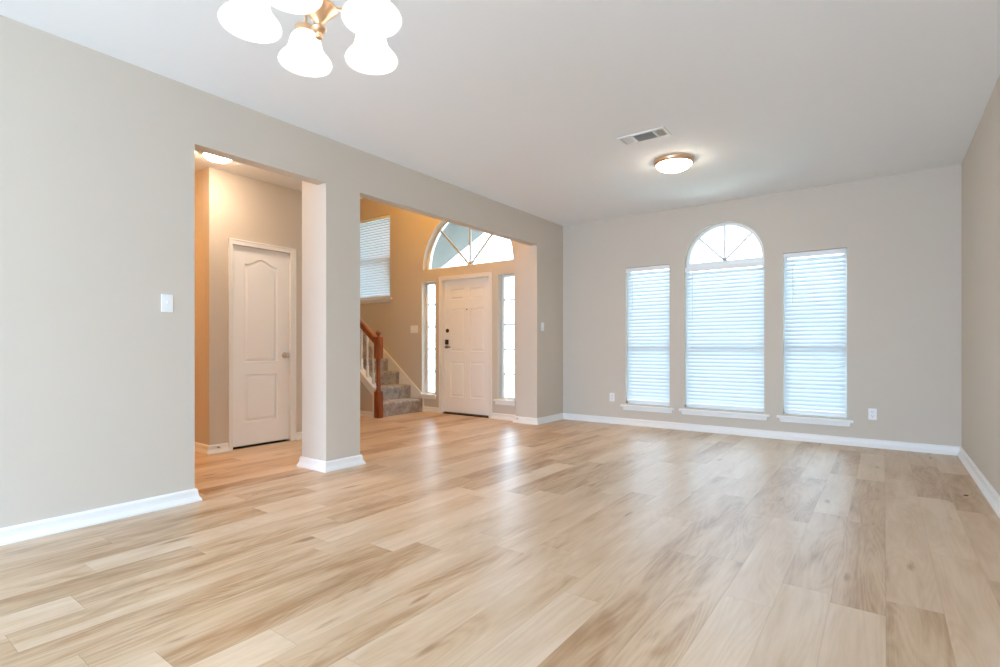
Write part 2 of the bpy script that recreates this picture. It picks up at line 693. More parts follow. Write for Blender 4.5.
base('baseboard_left', [(XL, YB), (XL, Y1), (XL - TW, Y1), (XL - TW, 1.17)], label='white baseboard along the plain left wall')
base('baseboard_column', [(XL, Y2), (XL, Y3), (XB, Y3), (XB, Y2)], True, 'white baseboard wrapped around the square column')
base('baseboard_pier', [(XB, YD), (XB, Y4), (XL, Y4), (XL, YF)], label='white baseboard on the end of the left wall by the front door')
base('baseboard_far', [(XL, YF), (XR, YF)], label='white baseboard under the three windows')
base('baseboard_right', [(XR, YF), (XR, PD[1])], label='white baseboard along the right wall')
base('baseboard_hall', [(XE, YC), (XC, YC), (XC, DC[0] - .047)], label='baseboard on the hall corner left of the panel door')
base('baseboard_closet', [(XC, DC[1] + .067), (XC, YU), (XE, YU)][:2], label='short baseboard right of the panel door')
base('baseboard_entry', [(DF[1] + .064, YD), (XB, YD)], label='baseboard right of the front door')
base('baseboard_stair', [(-5.872, YD), (DF[0] - .064, YD)], label='short baseboard between stairs and front door')


# ------------------------------------------------------------------ windows
def sill(parent, x0, x1, zt, y, depth):
    """stool with horns that reaches back to the window and an apron below it"""
    MB().box((x0 - .06, y - .038, zt - .026), (x1 + .06, y, zt)).box((x0 + .001, y - .001, zt - .026), (x1 - .001, y + depth, zt)).build('sill', 'trim', parent, bevel=.006)
    MB().plate([(x0 - .035, zt - .026), (x0 - .025, zt - .068), (x1 + .025, zt - .068), (x1 + .035, zt - .026)], [], mY, y - .016, y).build('apron', 'trim', parent, bevel=.004)


def sash_window(name, x0, x1, z0, z1, y, zm, label):
    w = struct(empty(name, ((x0 + x1) / 2, y, z0)), label, 'window')
    f = MB()
    yo = y + .085
    f.plate(rect(x0, x1, z0, z1), [rect(x0 + .035, x1 - .035, z0 + .05, z1 - .035)], mY, yo, yo + .06)
    f.build('frame', 'vinyl', w, bevel=.004)
    MB().box((x0 + .03, yo - .012, zm - .028), (x1 - .03, yo + .05, zm + .028)).build('meeting_rail', 'vinyl', w, bevel=.003)
    MB().box((x0 + .03, yo + .022, z0 + .04), (x1 - .03, yo + .026, z1 - .03)).build('glass_pane', 'glass', w)
    sill(w, x0, x1, z0, y, .085)
    return w


sash_window('window_1', *WL, ZB - .014, ZT, YF, 1.03, 'narrow left window of the far wall')
sash_window('window_3', *WR, ZB - .014, ZT, YF, 1.03, 'narrow right window of the far wall')

w2 = struct(empty('window_2', (CCX, YF, ZB)), 'wide middle window with a half round top', 'window')
yo = YF + .085
MB().plate([(WC[0], ZB - .014), (WC[1], ZB - .014)] + archp(CCX, CZ, CR),
           [rect(WC[0] + .035, WC[1] - .035, ZB + .04, 1.985),
            [(WC[0] + .04, 2.055), (WC[1] - .04, 2.055)] + archp(CCX, CZ + .005, CR - .04)], mY, yo, yo + .06).build('frame', 'vinyl', w2)
MB().box((WC[0] + .03, yo - .012, 1.002), (WC[1] - .03, yo + .05, 1.058)).build('meeting_rail', 'vinyl', w2, bevel=.003)
MB().box((WC[0] + .03, yo + .022, ZB + .03), (WC[1] - .03, yo + .026, 2.0)).build('glass_pane', 'glass', w2)
MB().plate(archp(CCX, CZ - .02, CR - .03), [], mY, yo + .022, yo + .026).build('glass_pane', 'glass', w2)


def radial(mb, cx, cz, r, y0, y1, wd, degs, r0=0.):
    for dg in degs:
        a = math.radians(dg)
        d = Vector((math.cos(a), math.sin(a)))
        q = Vector((-d.y, d.x)) * wd / 2
        c = Vector((cx, cz))
        p = [c + d * r0 - q, c + d * r - q, c + d * r + q, c + d * r0 + q]
        mb.plate([(v.x, v.y) for v in p], [], mY, y0, y1)
    return mb


for dg in (45, 90, 135):
    radial(MB(), CCX, CZ - .003, CR - .03, yo + .012, yo + .036, .027, (dg,)).build('muntin', 'vinyl', w2)
sill(w2, *WC, ZB - .014, YF, .085)

sash_window('window_4', *WS, ZS0, ZS1, YD, 2.55, 'window high above the stairs')

# entry transom and sidelights
yo = YD + .10
w5 = struct(empty('window_5', (FCX, YD, TZ)), 'half round transom window over the front door', 'window')
MB().plate(archp(FCX, TZ, TR), [[(FCX - TR + .04, TZ + .03), (FCX + TR - .04, TZ + .03)] + archp(FCX, TZ + .03, TR - .045, a0=.02, a1=PI - .02)],
           mY, yo, yo + .05).build('frame', 'vinyl', w5)
MB().plate(archp(FCX, TZ + .01, TR - .03), [], mY, yo + .022, yo + .026).build('glass_pane', 'glass', w5)
for dg in (45, 90, 135):
    radial(MB(), FCX, TZ + .02, TR - .035, yo + .010, yo + .038, .028, (dg,)).build('muntin', 'muntin', w5)


def sidelight(name, x0, x1, label):
    w = struct(empty(name, ((x0 + x1) / 2, YD, SZ0)), label, 'window')
    MB().plate(rect(x0, x1, SZ0 - .016, SZ1), [rect(x0 + .03, x1 - .03, SZ0 + .02, SZ1 - .03)], mY, yo, yo + .05).build('frame', 'vinyl', w)
    MB().box((x0 + .02, yo + .022, SZ0 + .01), (x1 - .02, yo + .026, SZ1 - .02)).build('glass_pane', 'glass', w)
    for k in range(1, 5):
        z = SZ0 + (SZ1 - SZ0) * k / 5
        MB().box((x0 + .025, yo + .014, z - .010), (x1 - .025, yo + .034, z + .010)).build('muntin', 'muntin', w)
    MB().box((x0 - .055, YD - .035, SZ0 - .03), (x1 + .03, YD, SZ0 - .004)).box((x0 + .001, YD - .001, SZ0 - .03), (x1 - .001, yo, SZ0 - .004)).build('sill', 'trim', w, bevel=.005)
    MB().box((x0 - .035, YD - .015, SZ0 - .075), (x1 + .02, YD, SZ0 - .03)).build('apron', 'trim', w, bevel=.003)


sidelight('window_6', *SL, 'tall narrow sidelight left of the front door')
sidelight('window_7', *SR, 'tall narrow sidelight right of the front door')


# ------------------------------------------------------------------ blinds
def blind(x0, x1, z0, z1, y, cords, label, wand=True, group='white slatted window blinds'):
    """room side of a blind hung in its window opening, top z1, bottom rail at z0"""
    b = tag(empty('window_blind', ((x0 + x1) / 2, y, z0)), label, 'window blind', group)
    x0 += .008
    x1 -= .008
    MB().box((x0, y - .03, z1 - .045), (x1, y + .028, z1 - .004)).build('headrail', 'vinyl', b, bevel=.003)
    MB().box((x0 - .003, y - .037, z1 - .058), (x1 + .003, y - .031, z1 - .003)).build('valance', 'vinyl', b, bevel=.002)
    MB().box((x0, y - .026, z0), (x1, y + .026, z0 + .026)).build('bottom_rail', 'vinyl', b, bevel=.004)
    pitch = .0445
    n = int((z1 - .062 - z0 - .03) / pitch)
    pitch = (z1 - .062 - z0 - .03) / n
    s = MB()
    tilt = math.radians(SLAT_TILT)
    for k in range(n):
        zc = z0 + .03 + (k + .5) * pitch
        pts = []
        for q in range(7):
            u = -1 + 2 * q / 6
            yy, zz = u * .025, .0035 * (1 - u * u)
            pts.append((y + yy * math.cos(tilt) - zz * math.sin(tilt), zc + yy * math.sin(tilt) + zz * math.cos(tilt)))
        vs = [(x0 + .004, p[0], p[1]) for p in pts] + [(x1 - .004, p[0], p[1]) for p in pts]
        m = len(pts)
        vs += [(v[0], v[1], v[2] - .0022) for v in vs]
        fs = []
        for q in range(m - 1):
            fs.append((q, q + 1, m + q + 1, m + q))
            fs.append((2 * m + q, 3 * m + q, 3 * m + q + 1, 2 * m + q + 1))
        fs.append((0, m, 3 * m, 2 * m))
        fs.append((m - 1, 3 * m - 1, 4 * m - 1, 2 * m - 1))
        fs.append(tuple(range(m)) + tuple(range(3 * m - 1, 2 * m - 1, -1)))
        fs.append(tuple(range(m, 2 * m)) + tuple(range(4 * m - 1, 3 * m - 1, -1)))
        s.add(vs, fs)
    s.build('slats', 'slat', b)
    for c in cords:
        xc = x0 + (x1 - x0) * c
        MB().tube([(xc, y - .029, z0 + .02), (xc, y - .029, z1 - .05)], .0011, 6).tube([(xc, y + .027, z0 + .02), (xc, y + .027, z1 - .05)], .0011, 6).build('ladder_cord', 'vinyl', b)
    if wand:
        xw = x0 + .09
        MB().tube([(xw, y - .045, z1 - .045), (xw, y - .046, z1 - .06), (xw, y - .044, z1 - wand)], .0042, 8).build('tilt_wand', 'plastic', b)
    return b


SLAT_TILT = 62
blind(*WL, .306, ZT - .002, YF + .045, (.12, .57, .92), 'narrow white blind in the leftmost window of the far wall', .56)
blind(*WC, .306, 2.0, YF + .045, (.09, .36, .66, .92), 'wide white blind in the arched middle window', .66)
blind(*WR, .306, ZT - .002, YF + .045, (.1, .5, .92), 'narrow white blind in the right hand window nearest the room corner', .57)
blind(*WS, ZS0 + .02, ZS1 - .002, YD + .045, (.15, .5, .85), 'white blind high on the orange lit wall above the stairs', False)

# ------------------------------------------------------------------ doors
def door_face(mb, outer, panels, mp, d_front, sgn, thick):
    """slab with routed raised panels; sgn is the way the front faces along depth"""
    g = .013 * sgn
    mb_loops = panels
    tr = geometry.tessellate_polygon([[Vector((a, b, 0)) for a, b in lp] for lp in [outer] + mb_loops])
    flat = [p for lp in [outer] + mb_loops for p in lp]
    mb.add([mp(a, b, d_front) for a, b in flat], [tuple(t) for t in tr])
    n = len(outer)
    vs = [mp(a, b, d_front) for a, b in outer] + [mp(a, b, d_front - sgn * thick) for a, b in outer]
    fs = [(i, (i + 1) % n, (i + 1) % n + n, i + n) for i in range(n)] + [tuple(range(2 * n - 1, n - 1, -1))]
    mb.add(vs, fs)
    for lp in panels:
        rings = [(lp, 0), (inset(lp, .008), -g), (inset(lp, .016), -g), (inset(lp, .036), -g * .25)]
        n = len(lp)
        vs = [mp(a, b, d_front + dd) for r, dd in rings for a, b in r]
        fs = []
        for k in range(len(rings) - 1):
            for i in range(n):
                j = (i + 1) % n
                fs.append((k * n + i, k * n + j, (k + 1) * n + j, (k + 1) * n + i))
        mb.add(vs, fs)
        last = rings[-1][0]
        t2 = geometry.tessellate_polygon([[Vector((a, b, 0)) for a, b in last]])
        mb.add([mp(a, b, d_front - g * .25) for a, b in last], [tuple(t) for t in t2])
    return mb


# hall closet door (faces +X)
d1 = struct(empty('door_1', (XC, (DC[0] + DC[1]) / 2, 0)), 'white two panel hall door with an arched upper panel and round knob', 'door')
pa = [(2.744, .866), (3.10, .866), (3.10, 1.868)]
mid = 2.922
for i in range(1, 20):
    t = i / 20
    u = abs(2 * t - 1)
    hgt = .058 * (.5 + .5 * math.cos(PI * min(1, u / .86)))
    pa.append((3.10 - .356 * t, 1.868 + hgt))
pa.append((2.744, 1.868))
pb = rect(2.744, 3.10, .258, .740)
# the panels sit in the middle of the slab
door_face(MB(), rect(DC[0], DC[1], .024, 2.036), [pa, pb], mX, XC - .022, 1, .035).build('slab', 'door', d1)
cz = MB()
for (a, b) in ((DC[0] - .044, DC[0] - .002), (DC[1] + .002, DC[1] + .066)):
    cz.plate(rect(a, b, 0, 2.093), [], mX, XC, XC + .014)
cz.plate(rect(DC[0] - .044, DC[1] + .066, 2.04, 2.093), [], mX, XC, XC + .015)
cz.plate(rect(DC[0] - .044, DC[0] - .030, 0, 2.093), [], mX, XC + .014, XC + .02)
cz.plate(rect(DC[1] + .052, DC[1] + .066, 0, 2.093), [], mX, XC + .014, XC + .02)
cz.plate(rect(DC[0] - .044, DC[1] + .066, 2.079, 2.093), [], mX, XC + .014, XC + .02)
cz.build('casing', 'trim', d1, bevel=.003)
jm = MB()
jm.box((XC - .115, DC[0] - .014, 0), (XC, DC[0] - .003, 2.05)).box((XC - .115, DC[1] + .003, 0), (XC, DC[1] + .014, 2.05)).box((XC - .115, DC[0] - .014, 2.039), (XC, DC[1] + .014, 2.05))
jm.build('jamb', 'trim', d1)
kn = Matrix.Rotation(PI / 2, 3, 'Y')
MB().lathe([(0, 0), (.032, 0), (.032, .004), (.028, .009), (.012, .012), (.011, .03), (.016, .036), (.026, .042), (.0285, .052), (.026, .062), (.016, .067), (0, .068)],
           (XC - .022, 3.182, .932), 28, kn).build('knob', 'nickel', d1, smooth=True)
MB().box((XC - .03, DC[1] - .002, .895), (XC - .020, DC[1] + .004, .955)).build('strike_plate', 'nickel', d1)
for z in (1.79, 1.078, .343):
    MB().tube([(XC - .016, DC[0] - .002, z - .045), (XC - .016, DC[0] - .002, z + .045)], .0065, 10).build('hinge', 'nickel', d1)
MB().box((XC - .10, DC[0] - .003, 0), (XC - .03, DC[1] + .003, .003)).build('threshold', 'rubber', d1)
# dark closet behind the door
struct(MB().box((XC - .9, YC + .115, 0), (XC - .88, YU, H)).build('wall_closet_back', 'paint'), 'back of the closet', 'wall')

# front door (faces -Y)
d2 = struct(empty('door_2', (FCX, YD, 0)), 'white six panel front door with keypad lock', 'door')
yd = YD + .045
k6 = 1 + .045 / YD
PX = [(FCX - .33, FCX - .06), (FCX + .06, FCX + .33)]
rows = [(.262, .795), (.955, 1.60), (1.742, 1.905)]
pans = [rect(a, b, c, d) for a, b in PX for c, d in rows]
door_face(MB(), rect(DF[0], DF[1], .022, 2.032), pans, mY, yd, -1, .044).build('slab', 'door', d2)
cf = MB()
for (a, b) in ((DF[0] - .064, DF[0] - .006), (DF[1] + .006, DF[1] + .064)):
    cf.plate(rect(a, b, 0, 2.10), [], mY, YD - .015, YD)
cf.plate(rect(DF[0] - .064, DF[1] + .064, 2.042, 2.10), [], mY, YD - .016, YD)
cf.plate(rect(DF[0] - .064, DF[0] - .048, 0, 2.10), [], mY, YD - .022, YD - .014)
cf.plate(rect(DF[1] + .048, DF[1] + .064, 0, 2.10), [], mY, YD - .022, YD - .014)
cf.plate(rect(DF[0] - .064, DF[1] + .064, 2.084, 2.10), [], mY, YD - .022, YD - .014)
cf.build('casing', 'trim', d2, bevel=.003)
MB().box((DF[0] - .03, YD - .001, 0), (DF[0] - .004, YD + .16, 2.05)).box((DF[1] + .004, YD - .001, 0), (DF[1] + .03, YD + .16, 2.05)).box((DF[0] - .03, YD, 2.036), (DF[1] + .03, YD + .16, 2.05)).build('jamb', 'trim', d2)
MB().box((DF[0] - .02, YD + .005, 0), (DF[1] + .02, YD + .15, .016)).build('threshold', 'bronze', d2)
MB().box((DF[0], yd - .004, .006), (DF[1], yd + .01, .026)).build('door_sweep', 'rubber', d2)
rY = Matrix.Rotation(PI / 2, 3, 'X')
XK = DF[0] + .055
MB().lathe([(0, 0), (.031, 0), (.031, .006), (.024, .016), (.010, .017), (.010, .026), (0, .027)], (XK + .005, yd, 1.272), 24, rY).build('deadbolt', 'bronze', d2, smooth=True)
MB().box((XK - .031, yd - .022, 1.06), (XK + .031, yd, 1.135)).build('keypad', 'black', d2, bevel=.006)
MB().box((XK - .029, yd - .018, .995), (XK + .029, yd, 1.062)).build('lock_body', 'nickel', d2, bevel=.008)
MB().tube([(XK, yd - .015, 1.02), (XK, yd - .05, 1.02)], .011, 12).tube([(XK - .004, yd - .05, 1.02), (XK + .10, yd - .052, 1.02)], .009, 12).build('lever', 'bronze', d2)
MB().lathe([(0, 0), (.011, 0), (.011, .004), (.006, .005), (0, .005)], (FCX, yd, 1.585), 16, rY).build('peephole', 'bronze', d2)
for z in (1.80, 1.03, .25):
    MB().tube([(DF[1] + .002, yd - .006, z - .05), (DF[1] + .002, yd - .006, z + .05)], .007, 10).build('hinge', 'nickel', d2)


# ------------------------------------------------------------------ stairs
RISE, RUN = .208, .268
XS = -5.875
YS0, YS1 = 5.095, YD - .026
st = tag(empty('staircase', (XS, 5.5, 0)), 'grey carpeted stairs with reddish brown newel post, handrail and white balusters', 'staircase')
N = 12
for k in range(N):
    x1 = XS - RUN * k
    x0 = x1 - RUN - .02
    z0, z1 = max(0, RISE * k - .0), RISE * (k + 1)
    # tread with a rounded nosing, profile in x-z
    pr = [(x0, z0), (x1 - .008, z0), (x1 - .006, z1 - .05), (x1, z1 - .034), (x1 - .003, z1 - .016), (x1 - .014, z1 - .004), (x1 - .03, z1), (x0, z1)]
    m = MB()
    n = len(pr)
    vs = [(x, YS0, z) for x, z in pr] + [(x, YS1, z) for x, z in pr]
    fs = [tuple(range(n)), tuple(range(2 * n - 1, n - 1, -1))] + [(i, (i + 1) % n, (i + 1) % n + n, i + n) for i in range(n)]
    m.add(vs, fs).build('step', 'carpet', st, smooth=True)
SLP = RISE / RUN
# skirt board against the entry wall
xa, xb = XS + .02, XS - RUN * N
def skl(x, off):
    return off + (XS - x) * SLP
MB().plate([(xb, skl(xb, -.08)), (XS + .006, .0), (XS + .006, skl(XS, .235) - .03), (XS - .05, skl(XS - .05, .265)), (xb, skl(xb, .265))][:], [], mY, YD - .026, YD).build('skirt_board', 'trim', st)
# stringer with the wall under it on the room side
YW = 5.0
MB().plate([(xb, 0), (XS - .005, 0), (XS - .005, skl(XS - .005, .375)), (xb, skl(xb, .375))], [], mY, YW + .012, YS0).build('side_panel', 'paint', st)
MB().plate([(xb, skl(xb, .26)), (XS - .075, skl(XS - .075, .26)), (XS - .075, 0), (XS - .004, 0), (XS - .004, skl(XS - .004, .372)), (xb, skl(xb, .372))], [], mY, YW, YW + .012).build('stringer', 'trim', st, bevel=.003)
MB().plate([(xb, skl(xb, .372)), (XS - .03, skl(XS - .03, .372)), (XS - .03, skl(XS - .03, .40)), (xb, skl(xb, .40))], [], mY, YW - .008, YS0 + .008).build('rail_cap', 'trim', st, bevel=.004)
MB().sweep([(xb, YW + .012), (XS - .075, YW + .012)], BP).build('baseboard', 'trim', st)

NX, NY = -5.872, 5.045
rl = st
q = .046
nw = MB().box((NX - q, NY - q, 0), (NX + q, NY + q, .385))
nw.lathe([(q * 1.0, .385), (.040, .40), (.030, .412), (.036, .425), (.030, .44), (.0335, .46), (.037, .50), (.034, .56), (.0375, .575), (.0375, .585), (.034, .60), (.0315, .70), (.030, .79), (.037, .805), (.034, .82), (.040, .845), (q * .99, .856)], (NX, NY, 0), 24)
nw.box((NX - q, NY - q, .855), (NX + q, NY + q, 1.165))
nwo = nw.build('newel_post', 'wood', rl, smooth=True, bevel=.003)
MB().lathe([(.044, 1.165), (.03, 1.172), (.02, 1.18), (.018, 1.195), (.027, 1.203), (.036, 1.213), (.0385, 1.228), (.036, 1.243), (.026, 1.254), (.012, 1.259), (0, 1.26)], (NX, NY, 0), 24).build('finial', 'wood', nwo, smooth=True)
# handrail
def rz(x):
    return 1.055 + (NX - q - x) * SLP
rx0, rx1 = NX - q + .002, xb + .2
hp = [(-.03, .0), (.03, .0), (.034, .02), (.026, .036), (.034, .055), (.030, .075), (.012, .086), (-.012, .086), (-.030, .075), (-.034, .055), (-.026, .036), (-.034, .02)]
vs = [(rx0, NY + a, rz(rx0) + b * 1.2) for a, b in hp] + [(rx1, NY + a, rz(rx1) + b * 1.2) for a, b in hp]
n = len(hp)
fs = [tuple(range(n)), tuple(range(2 * n - 1, n - 1, -1))] + [(i, (i + 1) % n, (i + 1) % n + n, i + n) for i in range(n)]
MB().add(vs, fs).build('handrail', 'wood', rl, smooth=True)
for k in range(9):
    x = -5.985 - .131 * k
    zb, zt = skl(x, .398), rz(x) + .01
    L = zt - zb
    m = MB().box((x - .016, NY - .016, zb), (x + .016, NY + .016, zb + .16))
    m.lathe([(.0155, zb + .16), (.011, zb + .175), (.016, zb + .19), (.010, zb + .205), (.014, zb + .25), (.0155, zb + .30), (.013, zb + .42), (.0105, zt - .16), (.015, zt - .145), (.011, zt - .13), (.0155, zt - .12)], (x, NY, 0), 14)
    m.box((x - .0155, NY - .0155, zt - .12), (x + .0155, NY + .0155, zt))
    m.build('baluster', 'trim', rl)

# ------------------------------------------------------------------ lights
# chandelier
d = 1.75
CHX, CHY = -1.524, 1.054
CHR = .207
ZR = 2.062
TILT = 2
ch = tag(empty('chandelier', (CHX, CHY, H)), 'five arm copper and nickel chandelier with lit white bell shades', 'chandelier')
MB().lathe([(0, H), (.065, H), (.065, H - .008), (.05, H - .022), (.018, H - .032), (0, H - .033)], (CHX, CHY, 0), 32).build('canopy', 'copper', ch, smooth=True)
MB().tube([(CHX, CHY, H - .02), (CHX, CHY, 2.42)], .006, 10).build('stem', 'copper', ch)
MB().lathe([(0, 2.44), (.012, 2.435), (.016, 2.42), (.010, 2.40), (.024, 2.37), (.036, 2.33), (.030, 2.30), (.024, 2.27), (.028, 2.24), (.036, 2.225), (.036, 2.185), (.030, 2.175), (.046, 2.168), (.056, 2.160), (.058, 2.152), (.052, 2.146), (.040, 2.135), (.026, 2.118), (.013, 2.105), (.011, 2.099),
            (.021, 2.094), (.024, 2.086), (.020, 2.077), (.010, 2.071), (.009, 2.067), (.0125, 2.062), (.011, 2.055), (.005, 2.051), (0, 2.05)], (CHX, CHY, 0), 36).build('column', 'copper', ch, smooth=True)
ro = [(.030, 0), (.040, -.006), (.049, -.016), (.0555, -.030), (.0595, -.046), (.0625, -.062), (.068, -.076), (.0775, -.090), (.089, -.104), (.0965, -.116), (.0995, -.126), (.0985, -.134), (.0945, -.139)]
ri = [(.091, -.136), (.0915, -.127), (.088, -.115), (.080, -.103), (.069, -.090), (.0605, -.076), (.0565, -.062), (.0535, -.046), (.049, -.031), (.042, -.018), (.026, -.006)]
rr = [(r * .95, z * .87) for r, z in ro + ri]
for k in range(5):
    a = PI / 2 + YAW + math.radians(32 + 72 * k)     # measured from the view axis
    dx, dy = math.cos(a), math.sin(a)
    ex, ey = CHX + dx * CHR, CHY + dy * CHR
    zt = ZR + .118
    pts = []
    ctrl = [(.02, 2.205), (.06, 2.185), (.11, 2.215), (.15, 2.30), (.19, 2.345), (.215, 2.33), (CHR, 2.29), (CHR, zt + .02)]
    for i in range(len(ctrl) - 1):
        p0, p1, p2, p3 = ctrl[max(i - 1, 0)], ctrl[i], ctrl[i + 1], ctrl[min(i + 2, len(ctrl) - 1)]
        for s in range(5):
            t = s / 5
            f = lambda q: .5 * (2 * p1[q] + (p2[q] - p0[q]) * t + (2 * p0[q] - 5 * p1[q] + 4 * p2[q] - p3[q]) * t * t + (3 * p1[q] - p0[q] - 3 * p2[q] + p3[q]) * t ** 3)
            r, z = f(0), f(1)
            pts.append((CHX + dx * r, CHY + dy * r, z))
    pts.append((ex, ey, zt + .02))
    am = MB().tube(pts, .0055, 10).build('arm', 'copper', ch, smooth=True)
    ax = Vector((-dy, dx, 0))
    mt = Matrix.Rotation(math.radians(-TILT), 3, ax)
    top = Vector((ex, ey, zt + .02))
    o1 = MB().lathe([(0, .012), (.012, .012), (.020, .006), (.035, 0), (.038, -.006), (.038, -.022), (.033, -.026), (0, -.026)], top, 24, mt).build('shade_holder', 'copper', am, smooth=True)
    c = top + mt @ Vector((0, 0, -.02))
    MB().lathe(rr, c, 40, mt, closed=True).build('shade', 'shade', ch, smooth='all')
    MB().lathe([(0, -.02), (.012, -.024), (.014, -.05), (.026, -.075), (.028, -.086), (.023, -.098), (.012, -.104), (0, -.106)], c, 20, mt).build('bulb', 'bulb', ch, smooth='all')

# flush dome in the living room
FX, FY = -1.563, 4.84
fl = tag(empty('ceiling_light', (FX, FY, H)), 'round flush ceiling light with copper rim and lit dome near the air vent', 'ceiling light', 'flush dome ceiling lights')
MB().lathe([(0, H), (.176, H), (.178, H - .010), (.174, H - .024), (.168, H - .036), (.160, H - .040), (0, H - .040)], (FX, FY, 0), 48).build('rim', 'copper', fl, smooth=True)
MB().lathe([(.158, H - .036), (.154, H - .048), (.140, H - .064), (.114, H - .079), (.08, H - .089), (.04, H - .094), (0, H - .096)], (FX, FY, 0), 48).build('dome', 'dome', fl, smooth='all')
MB().tube([(FX + .145, FY + .098, H - .02), (FX + .152, FY + .103, H - .022)], .006, 8).build('screw', 'nickel', fl)

# hall light
HX, HY = -4.78, 2.27
hl = tag(empty('ceiling_light', (HX, HY, H)), 'small lit dome on the textured hall ceiling behind the first opening', 'ceiling light', 'flush dome ceiling lights')
MB().lathe([(0, H), (.115, H), (.125, H - .01), (.125, H - .022), (.113, H - .026), (0, H - .026)], (HX, HY, 0), 40).build('rim', 'copper', hl, smooth=True)
MB().lathe([(.115, H - .022), (.110, H - .036), (.088, H - .053), (.05, H - .064), (0, H - .068)], (HX, HY, 0), 40).build('dome', 'halldome', hl, smooth='all')

hall_fill = tag(empty('ceiling_light', (-6.6, 1.75, H)), 'unseen lit dome added deep in the hall to warm its wall', 'ceiling light', 'flush dome ceiling lights')  # out of view, added to throw orange light on the hall wall
MB().lathe([(0, H), (.13, H), (.145, H - .01), (.145, H - .022), (.13, H - .026), (0, H - .026)], (-6.6, 1.75, 0), 40).build('rim', 'copper', hall_fill, smooth=True)
MB().lathe([(.132, H - .022), (.128, H - .04), (.10, H - .062), (.06, H - .075), (0, H - .08)], (-6.6, 1.75, 0), 40).build('dome', 'hallfill', hall_fill, smooth='all')

# pendant high in the entry, above the head of the opening
EX, EY, EZ = -5.1, 4.95, 4.15
pl = tag(empty('pendant_light', (EX, EY, HF)), 'warm glass bowl pendant hanging high in the entry', 'pendant light')
MB().lathe([(0, HF), (.07, HF), (.065, HF - .02), (.02, HF - .035), (0, HF - .036)], (EX, EY, 0), 32).build('canopy', 'copper', pl, smooth=True)
MB().tube([(EX, EY, HF - .02), (EX, EY, EZ + .03)], .006, 8).build('stem', 'copper', pl)
MB().lathe([(.03, EZ + .04), (.04, EZ + .02), (.19, EZ + .01), (.20, EZ), (.18, EZ - .06), (.12, EZ - .11), (.05, EZ - .135), (0, EZ - .14)], (EX, EY, 0), 40).build('bowl', 'pendant', pl, smooth=True)

# ------------------------------------------------------------------ ceiling vent
VX0, VX1, VY0, VY1 = -1.775, -1.385, 4.045, 4.238
vt = tag(empty('air_vent', ((VX0 + VX1) / 2, (VY0 + VY1) / 2, H)), 'white three way air vent with dark louvres in the ceiling', 'air vent')
secs = [(-1.755, -1.662), (-1.648, -1.488), (-1.474, -1.404)]
MB().plate(rect(VX0, VX1, VY0, VY1), [rect(a, b, VY0 + .028, VY1 - .028) for a, b in secs], lambda a, b, dd: (a, b, dd), H - .009, H).build('faceplate', 'vent', vt, bevel=.003)
MB().box((VX0 + .01, VY0 + .015, H - .0012), (VX1 - .01, VY1 - .015, H - .0002)).build('duct_opening', 'duct', vt)


def fins(name, a, b, n, along_x, lean, th=.002):
    m = MB()
    y0, y1 = VY0 + .028, VY1 - .028
    zl, zh = H - .010, H - .002
    for i in range(n):
        t = (i + .5) / n
        q = [(0, zl), (th, zl), (th + lean, zh), (lean, zh)]
        if along_x:
            y = y0 + (y1 - y0) * t - .006
            vs = [(a, y + d_, z) for d_, z in q] + [(b, y + d_, z) for d_, z in q]
        else:
            x = a + (b - a) * t
            vs = [(x + d_, y0, z) for d_, z in q] + [(x + d_, y1, z) for d_, z in q]
        m.add(vs, [(0, 1, 2, 3), (7, 6, 5, 4), (0, 4, 5, 1), (1, 5, 6, 2), (2, 6, 7, 3), (3, 7, 4, 0)])
    m.build(name, 'vent', vt)


fins('louvres', secs[0][0], secs[0][1], 5, False, .009, .006)
fins('louvres', secs[1][0], secs[1][1], 8, True, .010, .003)
fins('louvres', secs[2][0], secs[2][1], 4, False, -.004, .0065)
MB().lathe([(0, 0), (.006, 0), (.005, -.003), (0, -.0035)], (VX0 + .012, (VY0 + VY1) / 2, H - .009), 12).build('screw', 'nickel', vt)


# ------------------------------------------------------------------ switches, outlets
def cover(name, cx, cy, cz, w, h, axis, label, cat, group, toggles=0, sockets=False):
    """axis 'X': on a wall facing +X, 'Y': on a wall facing -Y"""
    o = tag(empty(name, (cx, cy, cz)), label, cat, group)

    def bx(m, a0, a1, b0, b1, d0, d1):
        if axis == 'X':
            m.box((cx + d0, cy + a0, cz + b0), (cx + d1, cy + a1, cz + b1))
        else:
            m.box((cx + a0, cy - d1, cz + b0), (cx + a1, cy - d0, cz + b1))
        return m
    bx(MB(), -w / 2, w / 2, -h / 2, h / 2, 0, .006).build('cover_plate', 'plastic', o, bevel=.003)
    for i in range(toggles):
        a = (i - (toggles - 1) / 2) * .046
        bx(MB(), a - .005, a + .005, -.013, .013, .0055, .0075).build('toggle_slot', 'vinyl', o)
        bx(MB(), a - .0035, a + .0035, -.001, .011, .006, .018).build('toggle', 'plastic', o, bevel=.0015)
    if sockets:
        for s in (-1, 1):
            z = s * .021
            bx(MB(), -.016, .016, z - .014, z + .014, .006, .0085).build('socket', 'vinyl', o, bevel=.004)
            m = MB()
            bx(m, -.008, -.0055, z - .001, z + .009, .0082, .0089)
            bx(m, .0055, .008, z - .001, z + .009, .0082, .0089)
            bx(m, -.0025, .0025, z - .010, z - .005, .0082, .0089)
            m.build('slot', 'duct', o)
    return o


